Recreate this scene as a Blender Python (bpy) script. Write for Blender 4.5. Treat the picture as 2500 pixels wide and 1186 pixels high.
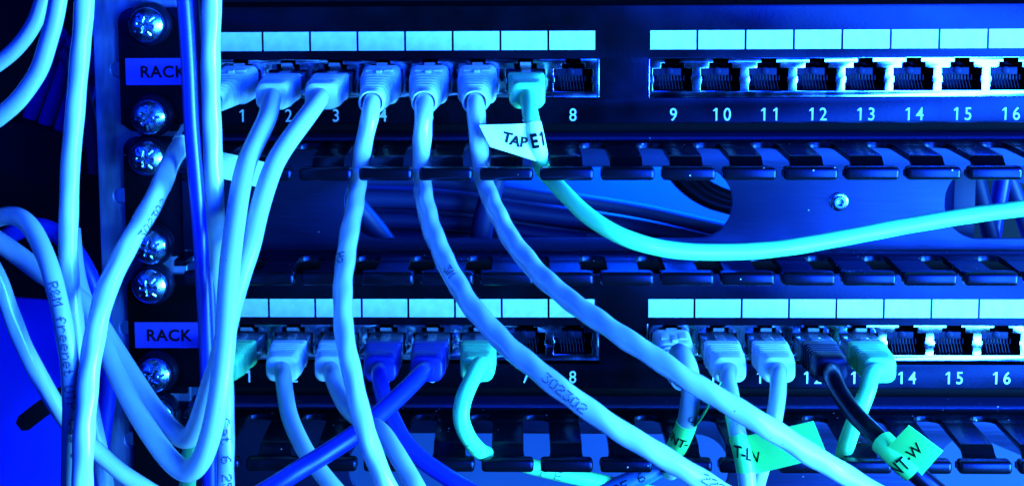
import bpy, bmesh, math, random
from mathutils import Vector, Matrix
import numpy as np

random.seed(7)
rng = np.random.default_rng(11)
S = 0.001                      # all shapes below are written in millimetres
scene = bpy.context.scene
for o in list(bpy.data.objects):
    bpy.data.objects.remove(o)
COL = scene.collection

# ------------------------------------------------------------------ camera
YAW, PIT, ROL = 0.0296030122, -0.115437208, -0.00677276766
CAM = np.array([98.62, -479.007, 37.84])
FPX, PPX, PPY = 3610.0, 1157.22, 209.31
cy, sy = math.cos(YAW), math.sin(YAW)
cp, sp = math.cos(PIT), math.sin(PIT)
cr, sr = math.cos(ROL), math.sin(ROL)
ROT = (np.array([[cy, -sy, 0], [sy, cy, 0], [0, 0, 1]])
       @ np.array([[1, 0, 0], [0, cp, -sp], [0, sp, cp]])
       @ np.array([[1, 0, 0], [0, 0, 1], [0, 1, 0]]).T
       @ np.array([[cr, -sr, 0], [sr, cr, 0], [0, 0, 1]]))       # columns: right, up, forward
cam_d = bpy.data.cameras.new('camera')
cam = bpy.data.objects.new('camera', cam_d)
COL.objects.link(cam)
m = Matrix.Identity(4)
for r in range(3):
    m[r][0], m[r][1], m[r][2] = ROT[r, 0], ROT[r, 1], -ROT[r, 2]
    m[r][3] = CAM[r] * S
cam.matrix_world = m
cam_d.sensor_width = 36
cam_d.lens = FPX / 2500 * 36
cam_d.shift_x = (1250 - PPX) / 2500
cam_d.shift_y = -(593 - PPY) / 2500
cam_d.clip_start = 0.01
cam_d.clip_end = 20
cam_d.dof.use_dof = True
cam_d.dof.focus_distance = 0.45
cam_d.dof.aperture_fstop = 36
scene.camera = cam

# ------------------------------------------------------------------ world and lamps
w = bpy.data.worlds.new('World')
scene.world = w
w.use_nodes = True
bg = w.node_tree.nodes['Background']
bg.inputs[0].default_value = (0.0, 0.03, 1.0, 1)
bg.inputs[1].default_value = 0.02
scene.view_settings.view_transform = 'Standard'
scene.view_settings.look = 'None'
scene.view_settings.exposure = 0
scene.view_settings.gamma = 1


def area(name, loc, target, sx, sz, power, color):
    l = bpy.data.lights.new(name, 'AREA')
    l.shape = 'RECTANGLE'
    l.size, l.size_y = sx * S, sz * S
    l.energy = power
    l.color = color
    o = bpy.data.objects.new(name, l)
    COL.objects.link(o)
    o.location = Vector(loc) * S
    d = Vector(target) - Vector(loc)
    o.rotation_euler = d.to_track_quat('-Z', 'Y').to_euler()
    return o


area('key_lamp', (660, -310, -150), (120, -30, -70), 200, 300, 33.0, (0.06, 0.48, 1.0))
area('softbox_lamp', (392, -425, -95), (170, 20, -70), 150, 310, 6.5, (0.05, 0.44, 1.0))
area('blue_fill_lamp', (560, -420, 30), (150, 0, -40), 700, 600, 37.0, (0.0, 0.028, 1.0))
area('left_fill_lamp', (-320, -420, 160), (0, 0, -60), 300, 300, 2.0, (0.0, 0.03, 1.0))
area('rear_lamp', (190, 96, -10), (175, 160, -62), 130, 30, 8.0, (0.0, 0.09, 1.0))


# ------------------------------------------------------------------ pixel of the photograph -> point at depth d in front of the panel plane
def W(px, py, d):
    v = ROT @ np.array([(px - PPX) / FPX, -(py - PPY) / FPX, 1.0])
    k = (-d - CAM[1]) / v[1]
    return Vector(CAM + k * v)


# ------------------------------------------------------------------ materials
def mat(name, color, rough=0.5, metal=0.0, spec=0.5, bump=0.0, bscale=1500.0, dust=0.0, var=0.0, vscale=120.0,
        trans=0.0, coat=0.0, sss=0.0, stretch=None, rvar=0.0, tint=None):
    M = bpy.data.materials.new(name)
    M.use_nodes = True
    nt = M.node_tree
    N, L = nt.nodes, nt.links
    b = N['Principled BSDF']
    b.inputs['Base Color'].default_value = (*color, 1)
    b.inputs['Roughness'].default_value = rough
    b.inputs['Metallic'].default_value = metal
    b.inputs['Specular IOR Level'].default_value = spec
    if tint: b.inputs['Specular Tint'].default_value = (*tint, 1)
    b.inputs['Transmission Weight'].default_value = trans
    b.inputs['Coat Weight'].default_value = coat
    b.inputs['Coat Roughness'].default_value = 0.15
    if sss:
        b.inputs['Subsurface Weight'].default_value = sss
        b.inputs['Subsurface Radius'].default_value = (0.002, 0.002, 0.002)
        b.inputs['Subsurface Scale'].default_value = 0.5
    tc = N.new('ShaderNodeTexCoord')
    src = tc.outputs['Object']
    if stretch:
        mp = N.new('ShaderNodeMapping')
        mp.inputs['Scale'].default_value = stretch
        L.new(src, mp.inputs['Vector'])
        src = mp.outputs['Vector']
    cur = None
    if var:
        nz = N.new('ShaderNodeTexNoise')
        nz.inputs['Scale'].default_value = vscale
        nz.inputs['Detail'].default_value = 5
        L.new(src, nz.inputs['Vector'])
        rp = N.new('ShaderNodeValToRGB')
        rp.color_ramp.elements[0].position = 0.3
        rp.color_ramp.elements[1].position = 0.7
        rp.color_ramp.elements[0].color = (*[c * (1 - var) for c in color], 1)
        rp.color_ramp.elements[1].color = (*[min(1, c * (1 + var)) for c in color], 1)
        L.new(nz.outputs['Fac'], rp.inputs['Fac'])
        cur = rp.outputs['Color']
        if rvar:
            mr = N.new('ShaderNodeMapRange')
            mr.inputs['From Min'].default_value = 0.3
            mr.inputs['From Max'].default_value = 0.7
            mr.inputs['To Min'].default_value = max(0.03, rough - rvar)
            mr.inputs['To Max'].default_value = rough + rvar
            L.new(nz.outputs['Fac'], mr.inputs['Value'])
            L.new(mr.outputs['Result'], b.inputs['Roughness'])
    if dust:
        vo = N.new('ShaderNodeTexVoronoi')
        vo.inputs['Scale'].default_value = 330
        oi = N.new('ShaderNodeObjectInfo')          # so that copies sharing a mesh do not share their specks
        sc = N.new('ShaderNodeVectorMath')
        sc.operation = 'MULTIPLY_ADD'
        L.new(oi.outputs['Random'], sc.inputs[0])
        sc.inputs[1].default_value = (0.37, 0.71, 0.53)
        L.new(tc.outputs['Object'], sc.inputs[2])
        L.new(sc.outputs['Vector'], vo.inputs['Vector'])
        lt = N.new('ShaderNodeMath')
        lt.operation = 'LESS_THAN'
        lt.inputs[1].default_value = 0.075
        L.new(vo.outputs['Distance'], lt.inputs[0])
        sepc = N.new('ShaderNodeSeparateColor')
        L.new(vo.outputs['Color'], sepc.inputs['Color'])
        gt = N.new('ShaderNodeMath')
        gt.operation = 'GREATER_THAN'
        gt.inputs[1].default_value = 1 - dust
        L.new(sepc.outputs['Red'], gt.inputs[0])
        mu = N.new('ShaderNodeMath')
        mu.operation = 'MULTIPLY'
        L.new(lt.outputs[0], mu.inputs[0])
        L.new(gt.outputs[0], mu.inputs[1])
        mx = N.new('ShaderNodeMix')
        mx.data_type = 'RGBA'
        L.new(mu.outputs[0], mx.inputs[0])
        if cur:
            L.new(cur, mx.inputs[6])
        else:
            mx.inputs[6].default_value = (*color, 1)
        mx.inputs[7].default_value = (0.6, 0.6, 0.6, 1) if max(color) < 0.2 else (0.08, 0.08, 0.08, 1)
        cur = mx.outputs[2]
    if cur:
        L.new(cur, b.inputs['Base Color'])
    if bump:
        n2 = N.new('ShaderNodeTexNoise')
        n2.inputs['Scale'].default_value = bscale
        n2.inputs['Detail'].default_value = 3
        L.new(src, n2.inputs['Vector'])
        bp = N.new('ShaderNodeBump')
        bp.inputs['Strength'].default_value = bump
        bp.inputs['Distance'].default_value = 0.0003
        L.new(n2.outputs['Fac'], bp.inputs['Height'])
        L.new(bp.outputs['Normal'], b.inputs['Normal'])
    return M


PAINT = mat('black_paint', (0.0015, 0.0015, 0.002), 0.27, spec=0.30, bump=0.08, bscale=900, dust=0.0, var=0.3, vscale=60, rvar=0.07, tint=(0.12, 0.26, 1.0))
COATED = mat('black_powder_coat', (0.002, 0.002, 0.003), 0.25, spec=0.42, bump=0.15, bscale=2600, dust=0.4, tint=(0.12, 0.26, 1.0))
RIDGE = mat('coarse_powder_coat', (0.006, 0.012, 0.05), 0.42, spec=0.7, bump=1.0, bscale=1900, dust=0.3, tint=(0.12, 0.26, 1.0))
BRUSHED = mat('brushed_black_metal', (0.003, 0.003, 0.006), 0.42, spec=0.9, bump=0.35, bscale=500, dust=0.08,
              var=0.3, vscale=25, stretch=(0.12, 1, 1.6), rvar=0.06, tint=(0.12, 0.26, 1.0))
STEEL = mat('bright_steel', (0.42, 0.52, 0.70), 0.13, metal=1, bump=0.04, bscale=500, var=0.15, vscale=160, rvar=0.05)
ZINC = mat('zinc_plated_steel', (0.42, 0.56, 0.88), 0.24, metal=1, bump=0.25, bscale=700, var=0.2, vscale=300, rvar=0.08)
GALV = mat('galvanised_steel', (0.13, 0.17, 0.32), 0.45, metal=0.6, bump=0.3, bscale=300, var=0.6, vscale=90, dust=0.05,
           stretch=(1.6, 1, 0.35), rvar=0.1)
PAPER = mat('white_paper', (0.50, 0.54, 0.56), 0.6, var=0.14, vscale=260, dust=0.05)
INK = mat('white_ink', (0.66, 0.70, 0.72), 0.6, var=0.1, vscale=600)
BLACKINK = mat('black_ink', (0.002, 0.002, 0.003), 0.6, spec=0.12)
GREYINK = mat('worn_grey_ink', (0.03, 0.035, 0.07), 0.6, spec=0.2)
LILAC = mat('lilac_label_tape', (0.06, 0.04, 0.42), 0.5, var=0.08, vscale=900, bump=0.05)
JACKP = mat('black_jack_plastic', (0.004, 0.004, 0.008), 0.45, spec=0.25, tint=(0.12, 0.26, 1.0))
GOLD = mat('contact_wire', (0.03, 0.035, 0.05), 0.5, metal=0.7)
WHITEJ = mat('white_cable_jacket', (0.46, 0.48, 0.49), 0.27, spec=0.6, coat=0.55, var=0.06, vscale=70, dust=0.07)
GREYJ = mat('grey_cable_jacket', (0.25, 0.27, 0.30), 0.33, spec=0.45, var=0.07, vscale=70, dust=0.06)
PALEJ = mat('smooth_pale_cable_jacket', (0.38, 0.40, 0.41), 0.36, spec=0.5, coat=0.12, var=0.03, vscale=50, dust=0.03)
GREENJ = mat('mint_green_cable_jacket', (0.13, 0.76, 0.22), 0.38, spec=0.45, var=0.05, vscale=60, dust=0.05)
BLUEJ = mat('blue_cable_jacket', (0.003, 0.012, 0.30), 0.36, spec=0.5, var=0.06, vscale=60, dust=0.04)
MIDBLUEJ = mat('mid_blue_cable_jacket', (0.015, 0.09, 0.34), 0.4, spec=0.4)
NAVYJ = mat('navy_cable_jacket', (0.005, 0.012, 0.12), 0.40, spec=0.35, var=0.1, vscale=60)
BLACKJ = mat('black_cable_jacket', (0.002, 0.002, 0.004), 0.30, spec=0.35, tint=(0.12, 0.26, 1.0), dust=0.08, bump=0.1, bscale=400)
WHITEB = mat('white_boot_rubber', (0.76, 0.78, 0.79), 0.42, spec=0.4, var=0.04)
PALEB = mat('pale_boot_rubber', (0.58, 0.60, 0.62), 0.42, spec=0.4, var=0.04)
GREENB = mat('mint_green_boot_rubber', (0.14, 0.72, 0.22), 0.42, spec=0.4, var=0.04)
BLUEB = mat('blue_boot_rubber', (0.003, 0.010, 0.22), 0.42, spec=0.4)
BLACKB = mat('black_boot_rubber', (0.003, 0.003, 0.008), 0.4, spec=0.35, tint=(0.12, 0.26, 1.0))
CLEAR = mat('clear_plug_plastic', (0.55, 0.60, 0.66), 0.12, spec=0.5, trans=0.75)
YELLOW = mat('yellow_label_tape', (0.08, 0.76, 0.12), 0.34, spec=0.5, var=0.03, vscale=50)
CREAM = mat('cream_label_tape', (0.62, 0.78, 0.52), 0.42, spec=0.4, var=0.03, vscale=60)
BLUESHEET = mat('blue_painted_sheet', (0.002, 0.012, 0.42), 0.6, spec=0.2, var=0.15, vscale=25)
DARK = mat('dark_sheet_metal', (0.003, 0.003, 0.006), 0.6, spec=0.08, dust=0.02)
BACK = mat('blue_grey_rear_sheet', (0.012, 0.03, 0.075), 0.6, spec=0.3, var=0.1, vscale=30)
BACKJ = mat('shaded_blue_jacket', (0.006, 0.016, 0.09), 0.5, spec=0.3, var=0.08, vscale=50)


# ------------------------------------------------------------------ mesh helpers
def make(name, verts, faces, material, parent=None, origin=None, sharp=40, smooth=True, recalc=False):
    """one mesh object; verts in mm, world (or relative to origin)"""
    me = bpy.data.meshes.new(name)
    org = Vector(origin) if origin is not None else (Vector(parent['base']) if parent is not None else Vector((0, 0, 0)))
    me.from_pydata([tuple((Vector(v) - org) * S) for v in verts], [], faces)
    if recalc:
        bm = bmesh.new()
        bm.from_mesh(me)
        bmesh.ops.recalc_face_normals(bm, faces=bm.faces)
        bm.to_mesh(me)
        bm.free()
    if smooth:
        me.shade_smooth()
        me.set_sharp_from_angle(angle=math.radians(sharp))
    me.materials.append(material)
    o = bpy.data.objects.new(name, me)
    COL.objects.link(o)
    if parent is not None:
        o.parent = parent
        pb = Vector(parent['base'])
        o.location = (org - pb) * S
        o['base'] = tuple(org)
    else:
        o.location = org * S
        o['base'] = tuple(org)
    return o


def tag(o, label=None, cat=None, group=None, kind=None):
    if label: o['label'] = label
    if cat: o['category'] = cat
    if group: o['group'] = group
    if kind: o['kind'] = kind
    return o


def thing(name, label, cat, base, group=None):
    o = bpy.data.objects.new(name, None)
    o.empty_display_size = 0.01
    COL.objects.link(o)
    o.location = Vector(base) * S
    o['base'] = tuple(base)
    return tag(o, label, cat, group)


def put(o, parent, loc=None):
    """a copy of a part (sharing its mesh) with its children, under parent; loc in mm relative to the parent"""
    c = o.copy()
    COL.objects.link(c)
    c.parent = parent
    if loc is not None:
        c.location = Vector(loc) * S
    for ch in list(o.children):
        put(ch, c)
    return c


class Geo:
    def __init__(s):
        s.v, s.f = [], []

    def add(s, v, f):
        n = len(s.v)
        s.v += [Vector(x) for x in v]
        s.f += [tuple(i + n for i in q) for q in f]
        return s

    def box(s, x0, x1, d0, d1, z0, z1, bev=0.0):
        bm = bmesh.new()
        bmesh.ops.create_cube(bm, size=1)
        for v in bm.verts:
            v.co = Vector(((x0 + x1) / 2 + v.co.x * (x1 - x0), -((d0 + d1) / 2) + v.co.y * (d1 - d0), (z0 + z1) / 2 + v.co.z * (z1 - z0)))
        if bev:
            bmesh.ops.bevel(bm, geom=bm.edges[:], offset=bev, segments=3, affect='EDGES', profile=0.5)
        bm.verts.index_update()
        s.add([v.co.copy() for v in bm.verts], [[v.index for v in f.verts] for f in bm.faces])
        bm.free()
        return s

    def lathe(s, cx, cz, prof, n=40):
        """profile of (radius, d) round an axis pointing at the viewer"""
        k = len(prof)
        v, f = [], []
        for (r, d) in prof:
            for i in range(n):
                a = 2 * math.pi * i / n
                v.append((cx + r * math.cos(a), -d, cz + r * math.sin(a)))
        for j in range(k - 1):
            for i in range(n):
                i2 = (i + 1) % n
                f.append((j * n + i, j * n + i2, (j + 1) * n + i2, (j + 1) * n + i))
        f.append(tuple(range((k - 1) * n, k * n)))
        return s.add(v, f)


def plate_geo(outer, holes, th, bevel=0.0):
    """flat plate from outlines; returns verts (x, y, thickness direction) and faces, front face at +th/2"""
    cu = bpy.data.curves.new('outline', 'CURVE')
    cu.dimensions = '2D'
    cu.fill_mode = 'BOTH'
    cu.extrude = max(1e-4, th / 2 - bevel)
    cu.bevel_depth = bevel
    cu.bevel_resolution = 2
    cu.offset = -bevel
    for pts in [outer] + list(holes):
        sp_ = cu.splines.new('POLY')
        sp_.points.add(len(pts) - 1)
        for p, q in zip(sp_.points, pts):
            p.co = (q[0], q[1], 0, 1)
        sp_.use_cyclic_u = True
    ob = bpy.data.objects.new('outline', cu)
    COL.objects.link(ob)
    dg = bpy.context.evaluated_depsgraph_get()
    me = bpy.data.meshes.new_from_object(ob.evaluated_get(dg))
    bm = bmesh.new()
    bm.from_mesh(me)
    bmesh.ops.remove_doubles(bm, verts=bm.verts[:], dist=1e-4)
    bmesh.ops.recalc_face_normals(bm, faces=bm.faces[:])
    bm.verts.index_update()
    v = [x.co.copy() for x in bm.verts]
    f = [[x.index for x in q.verts] for q in bm.faces]
    bm.free()
    bpy.data.objects.remove(ob)
    bpy.data.curves.remove(cu)
    bpy.data.meshes.remove(me)
    return v, f


def wall_plate(geo, outer, holes, d_front, th, bevel=0.0):
    v, f = plate_geo(outer, holes, th, bevel)
    geo.add([(p.x, -(d_front - th / 2 + p.z), p.y) for p in v], f)
    return geo


def rrect(x0, x1, z0, z1, r, n=6):
    pts = []
    rs = r if isinstance(r, (list, tuple)) else (r, r, r, r)     # bl, br, tr, tl
    for (cx, cz, a0, rr) in ((x0, z0, 180, rs[0]), (x1, z0, 270, rs[1]), (x1, z1, 0, rs[2]), (x0, z1, 90, rs[3])):
        ox = cx + (rr if cx == x0 else -rr)
        oz = cz + (rr if cz == z0 else -rr)
        for i in range(n + 1):
            a = math.radians(a0 + 90 * i / n)
            pts.append((ox + rr * math.cos(a), oz + rr * math.sin(a)))
    return pts


_txt = {}


def text_geo(s, height, xs=1.0, bold=0.0, spacing=1.0):
    """flat lettering centred on the origin, given cap height in mm"""
    key = (s, bold, spacing)
    if key not in _txt:
        cu = bpy.data.curves.new('lettering', 'FONT')
        cu.body = s
        cu.size = 1
        cu.offset = bold
        cu.space_character = spacing
        cu.resolution_u = 4
        ob = bpy.data.objects.new('lettering', cu)
        COL.objects.link(ob)
        dg = bpy.context.evaluated_depsgraph_get()
        me = bpy.data.meshes.new_from_object(ob.evaluated_get(dg))
        bm = bmesh.new()
        bm.from_mesh(me)
        bmesh.ops.triangulate(bm, faces=bm.faces[:])
        bm.verts.index_update()
        v = [(p.co.x, p.co.y) for p in bm.verts]
        f = [[q.index for q in p.verts] for p in bm.faces]
        bm.free()
        bpy.data.objects.remove(ob)
        bpy.data.curves.remove(cu)
        bpy.data.meshes.remove(me)
        if s == '1':                      # a flag on the numeral, as printed
            xm = min(p[0] for p in v)
            n = len(v)
            v += [(xm + 0.01, 0.69), (xm + 0.01, 0.56), (xm - 0.15, 0.50), (xm - 0.15, 0.565)]
            f.append([n, n + 3, n + 2, n + 1])
        _txt[key] = (v, f)
    v, f = _txt[key]
    xs_ = [p[0] for p in v]
    cap = 0.69
    k = height / cap
    cx = (min(xs_) + max(xs_)) / 2
    return [((p[0] - cx) * k * xs, (p[1] - cap / 2) * k) for p in v], f


DOTS = {'3': ['11111', '00010', '00100', '00010', '00001', '10001', '01110'],
        '0': ['01110', '10001', '10001', '10001', '10001', '10001', '01110'],
        '2': ['01110', '10001', '00001', '00110', '01000', '10000', '11111'],
        'M': ['10001', '11011', '10101', '10101', '10001', '10001', '10001'],
        'H': ['10001', '10001', '10001', '11111', '10001', '10001', '10001'],
        'C': ['01110', '10001', '10000', '10000', '10000', '10001', '01110'],
        '1': ['00100', '01100', '00100', '00100', '00100', '00100', '01110'],
        'E': ['11111', '10000', '10000', '11110', '10000', '10000', '11111'],
        'a': ['00000', '00000', '01110', '00001', '01111', '10001', '01111'],
        't': ['01000', '01000', '11100', '01000', '01000', '01001', '00110'],
        '6': ['00110', '01000', '10000', '11110', '10001', '10001', '01110'],
        '5': ['11111', '10000', '11110', '00001', '00001', '10001', '01110'],
        'U': ['10001', '10001', '10001', '10001', '10001', '10001', '01110'],
        'T': ['11111', '00100', '00100', '00100', '00100', '00100', '00100'],
        'P': ['11110', '10001', '10001', '11110', '10000', '10000', '10000'],
        'R': ['11110', '10001', '10001', '11110', '10100', '10010', '10001'],
        '&': ['01100', '10010', '10100', '01000', '10101', '10010', '01101'],
        'f': ['00110', '01001', '01000', '11100', '01000', '01000', '01000'],
        'r': ['00000', '00000', '10110', '11001', '10000', '10000', '10000'],
        'e': ['00000', '00000', '01110', '10001', '11111', '10000', '01110'],
        'n': ['00000', '00000', '10110', '11001', '10001', '10001', '10001'],
        ' ': ['00000'] * 7}


def finer(geo, levels=2):
    v, f = list(geo[0]), list(geo[1])
    for _ in range(levels):
        nf, mid = [], {}

        def mp(a, b):
            k = (min(a, b), max(a, b))
            if k not in mid:
                mid[k] = len(v)
                v.append(((v[a][0] + v[b][0]) / 2, (v[a][1] + v[b][1]) / 2))
            return mid[k]
        for q in f:
            for i in range(1, len(q) - 1):
                a, b, c = q[0], q[i], q[i + 1]
                ab, bc, ca = mp(a, b), mp(b, c), mp(c, a)
                nf += [[a, ab, ca], [ab, b, bc], [ca, bc, c], [ab, bc, ca]]
        f = nf
    return v, f


def dot_geo(s, height, dot=0.62):
    p = height / 6
    v, f = [], []
    wtot = len(s) * 6 * p
    for ci, ch in enumerate(s):
        for r, row in enumerate(DOTS[ch]):
            for c, b in enumerate(row):
                if b == '1':
                    x = ci * 6 * p + c * p - wtot / 2 + p / 2
                    y = (3 - r) * p
                    n = len(v)
                    for k in range(6):
                        a = k * math.pi / 3
                        v.append((x + dot * p * math.cos(a), y + dot * p * math.sin(a)))
                    f.append(tuple(range(n, n + 6)))
    return v, f


# ------------------------------------------------------------------ cables
class Cable:
    def __init__(s, pts, r, bump=0.0, lay=11.0, seed=0):
        """pts: 3D points (mm); Catmull-Rom through them, resampled"""
        P = [np.array(p, float) for p in pts]
        P = [2 * P[0] - P[1]] + P + [2 * P[-1] - P[-2]]
        out = []
        for i in range(1, len(P) - 2):
            p0, p1, p2, p3 = P[i - 1:i + 3]
            t0 = 0
            t1 = t0 + max(1e-3, np.linalg.norm(p1 - p0)) ** 0.5
            t2 = t1 + max(1e-3, np.linalg.norm(p2 - p1)) ** 0.5
            t3 = t2 + max(1e-3, np.linalg.norm(p3 - p2)) ** 0.5
            for t in np.linspace(t1, t2, 24, endpoint=False):
                a1 = (t1 - t) / (t1 - t0) * p0 + (t - t0) / (t1 - t0) * p1
                a2 = (t2 - t) / (t2 - t1) * p1 + (t - t1) / (t2 - t1) * p2
                a3 = (t3 - t) / (t3 - t2) * p2 + (t - t2) / (t3 - t2) * p3
                b1 = (t2 - t) / (t2 - t0) * a1 + (t - t0) / (t2 - t0) * a2
                b2 = (t3 - t) / (t3 - t1) * a2 + (t - t1) / (t3 - t1) * a3
                out.append((t2 - t) / (t2 - t1) * b1 + (t - t1) / (t2 - t1) * b2)
        out.append(P[-2])
        out = np.array(out)
        L = np.concatenate([[0], np.cumsum(np.linalg.norm(np.diff(out, axis=0), axis=1))])
        n = int(L[-1] / 0.9) + 2
        ss = np.linspace(0, L[-1], n)
        q = np.stack([np.interp(ss, L, out[:, k]) for k in range(3)], 1)
        for _ in range(6):                                   # smooth the path a little
            q[1:-1] = 0.25 * q[:-2] + 0.5 * q[1:-1] + 0.25 * q[2:]
        s.p, s.s, s.r, s.bump, s.lay = q, ss, r, bump, lay
        s.ph = random.Random(seed).random() * 6.28
        s.t = np.gradient(q, axis=0)
        s.t /= np.linalg.norm(s.t, axis=1)[:, None]

    def at(s, k):
        k = min(max(k, 0), s.s[-1])
        p = np.array([np.interp(k, s.s, s.p[:, j]) for j in range(3)])
        t = np.array([np.interp(k, s.s, s.t[:, j]) for j in range(3)])
        return p, t / np.linalg.norm(t)

    def frame(s, k):
        p, t = s.at(k)
        nv = CAM - p
        nv -= t * nv.dot(t)
        nv /= np.linalg.norm(nv)
        return p, t, nv, np.cross(nv, t)

    def near(s, px, py):
        """arc length whose image lies closest to a pixel"""
        c = (s.p - CAM) @ ROT
        x = PPX + FPX * c[:, 0] / c[:, 2]
        y = PPY - FPX * c[:, 1] / c[:, 2]
        return s.s[np.argmin((x - px) ** 2 + (y - py) ** 2)]

    def tube(s, n=20):
        v, f = [], []
        t = s.t
        nv = np.cross(t[0], [0.3, 0.5, 0.8])
        nv /= np.linalg.norm(nv)
        wob = np.interp(s.s, np.arange(0, s.s[-1] + 12, 6), rng.normal(0, 1, int(s.s[-1] / 6) + 3)[:len(np.arange(0, s.s[-1] + 12, 6))])
        for i in range(len(s.p)):
            nv = nv - t[i] * nv.dot(t[i])
            nv /= np.linalg.norm(nv)
            b = np.cross(t[i], nv)
            k = s.s[i]
            for j in range(n):
                a = 2 * math.pi * j / n
                rr = s.r * (1 + s.bump * (0.55 * math.cos(2 * a - 2 * math.pi * k / s.lay + s.ph)
                                          + 0.45 * math.cos(3 * a + 2 * math.pi * k / (s.lay * 1.7) + 2 * s.ph))
                            + 0.35 * s.bump * wob[i])
                v.append(s.p[i] + rr * (math.cos(a) * nv + math.sin(a) * b))
        m_ = len(s.p)
        for i in range(m_ - 1):
            for j in range(n):
                j2 = (j + 1) % n
                f.append((i * n + j, i * n + j2, (i + 1) * n + j2, (i + 1) * n + j))
        f.append(tuple(range(n)))
        f.append(tuple(reversed(range((m_ - 1) * n, m_ * n))))
        return v, f

    def letter(s, geo2d, k0, deg, arc0=0.0, off=0.12):
        """bend flat lettering onto the jacket; deg = reading direction in the picture, ccw from right"""
        if len(geo2d[1][0]) < 6:
            geo2d = finer(geo2d)
        p, t, nv, bv = s.frame(k0)
        tc = ROT.T @ t
        al = math.atan2(tc[1], tc[0])
        th = math.radians(deg) - al
        v = []
        rr = s.r * (1 + 0.8 * s.bump) + off
        for (x, y) in geo2d[0]:
            u = x * math.cos(th) - y * math.sin(th)
            a = x * math.sin(th) + y * math.cos(th)
            p, t, nv, bv = s.frame(k0 + u)
            ph = (a + arc0) / rr
            v.append(p + rr * (math.cos(ph) * nv + math.sin(ph) * bv))
        return v, geo2d[1]

    def sleeve(s, k0, k1, off=0.15, n=28):
        v, f = [], []
        m_ = max(3, int((k1 - k0) / 0.8))
        rr = s.r * (1 + s.bump) + off
        for i in range(m_ + 1):
            p, t, nv, bv = s.frame(k0 + (k1 - k0) * i / m_)
            for j in range(n):
                a = 2 * math.pi * j / n
                v.append(p + rr * (math.cos(a) * nv + math.sin(a) * bv))
        for i in range(m_):
            for j in range(n):
                j2 = (j + 1) % n
                f.append((i * n + j, i * n + j2, (i + 1) * n + j2, (i + 1) * n + j))
        # thin end rims back to the jacket
        for i, base in ((0, 0), (m_, m_ * n)):
            p, t, nv, bv = s.frame(k0 + (k1 - k0) * i / m_)
            st = len(v)
            for j in range(n):
                a = 2 * math.pi * j / n
                v.append(p + (s.r * 0.97) * (math.cos(a) * nv + math.sin(a) * bv))
            for j in range(n):
                j2 = (j + 1) % n
                f.append((base + j, base + j2, st + j2, st + j))
        return v, f


def loft(secs, n=6):
    """rounded rectangles (d, cx, cz, w, h, r) joined along the axis to the viewer; both ends capped"""
    v, f = [], []
    m_ = 4 * (n + 1)
    for (d, cx, cz, w_, h, r) in secs:
        r = min(r, w_ / 2 - 0.01, h / 2 - 0.01)
        for (x, z) in rrect(cx - w_ / 2, cx + w_ / 2, cz - h / 2, cz + h / 2, r, n):
            v.append((x, -d, z))
    for i in range(len(secs) - 1):
        for j in range(m_):
            j2 = (j + 1) % m_
            f.append((i * m_ + j, i * m_ + j2, (i + 1) * m_ + j2, (i + 1) * m_ + j))
    f.append(tuple(reversed(range(m_))))
    f.append(tuple(range((len(secs) - 1) * m_, len(secs) * m_)))
    return v, f


# ------------------------------------------------------------------ patch panels
PITCH, GAP = 15.524, 17.135
EAR_X = W(291, 170, 0).x
PANEL_R = 8 * PITCH + GAP + 8 * PITCH + 70
LOWER = -88.9


def section_x(i):                      # left edge of label field i (0..15)
    return i * PITCH + (GAP if i >= 8 else 0)


def port_xz(i, low):
    return section_x(i) + PITCH / 2 + (0.35 if i < 8 else -0.1), -15.9 + (LOWER + 0.9 if low else 0)


def jack_outline(inset=0.0, tabs=True):
    """opening of one jack about its own origin (centre x, z measured as on the panel minus -15.9)"""
    a = 6.42 - inset
    bot, main, s1, s2 = -3.9 + inset, 3.5 - inset, 5.3 - inset, 6.75 - inset
    b, c = 3.74 - inset, 2.35 - inset
    R = [(a, bot)]
    if tabs:
        R += [(a, -1.3), (a - 0.35, -1.3), (a - 0.35, 0.9), (a, 0.9)]
    R += [(a, main), (b, main), (b, s1), (c, s1), (c, s2)]
    Lh = [(-x, z) for (x, z) in reversed(R)]
    return R + Lh


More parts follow.
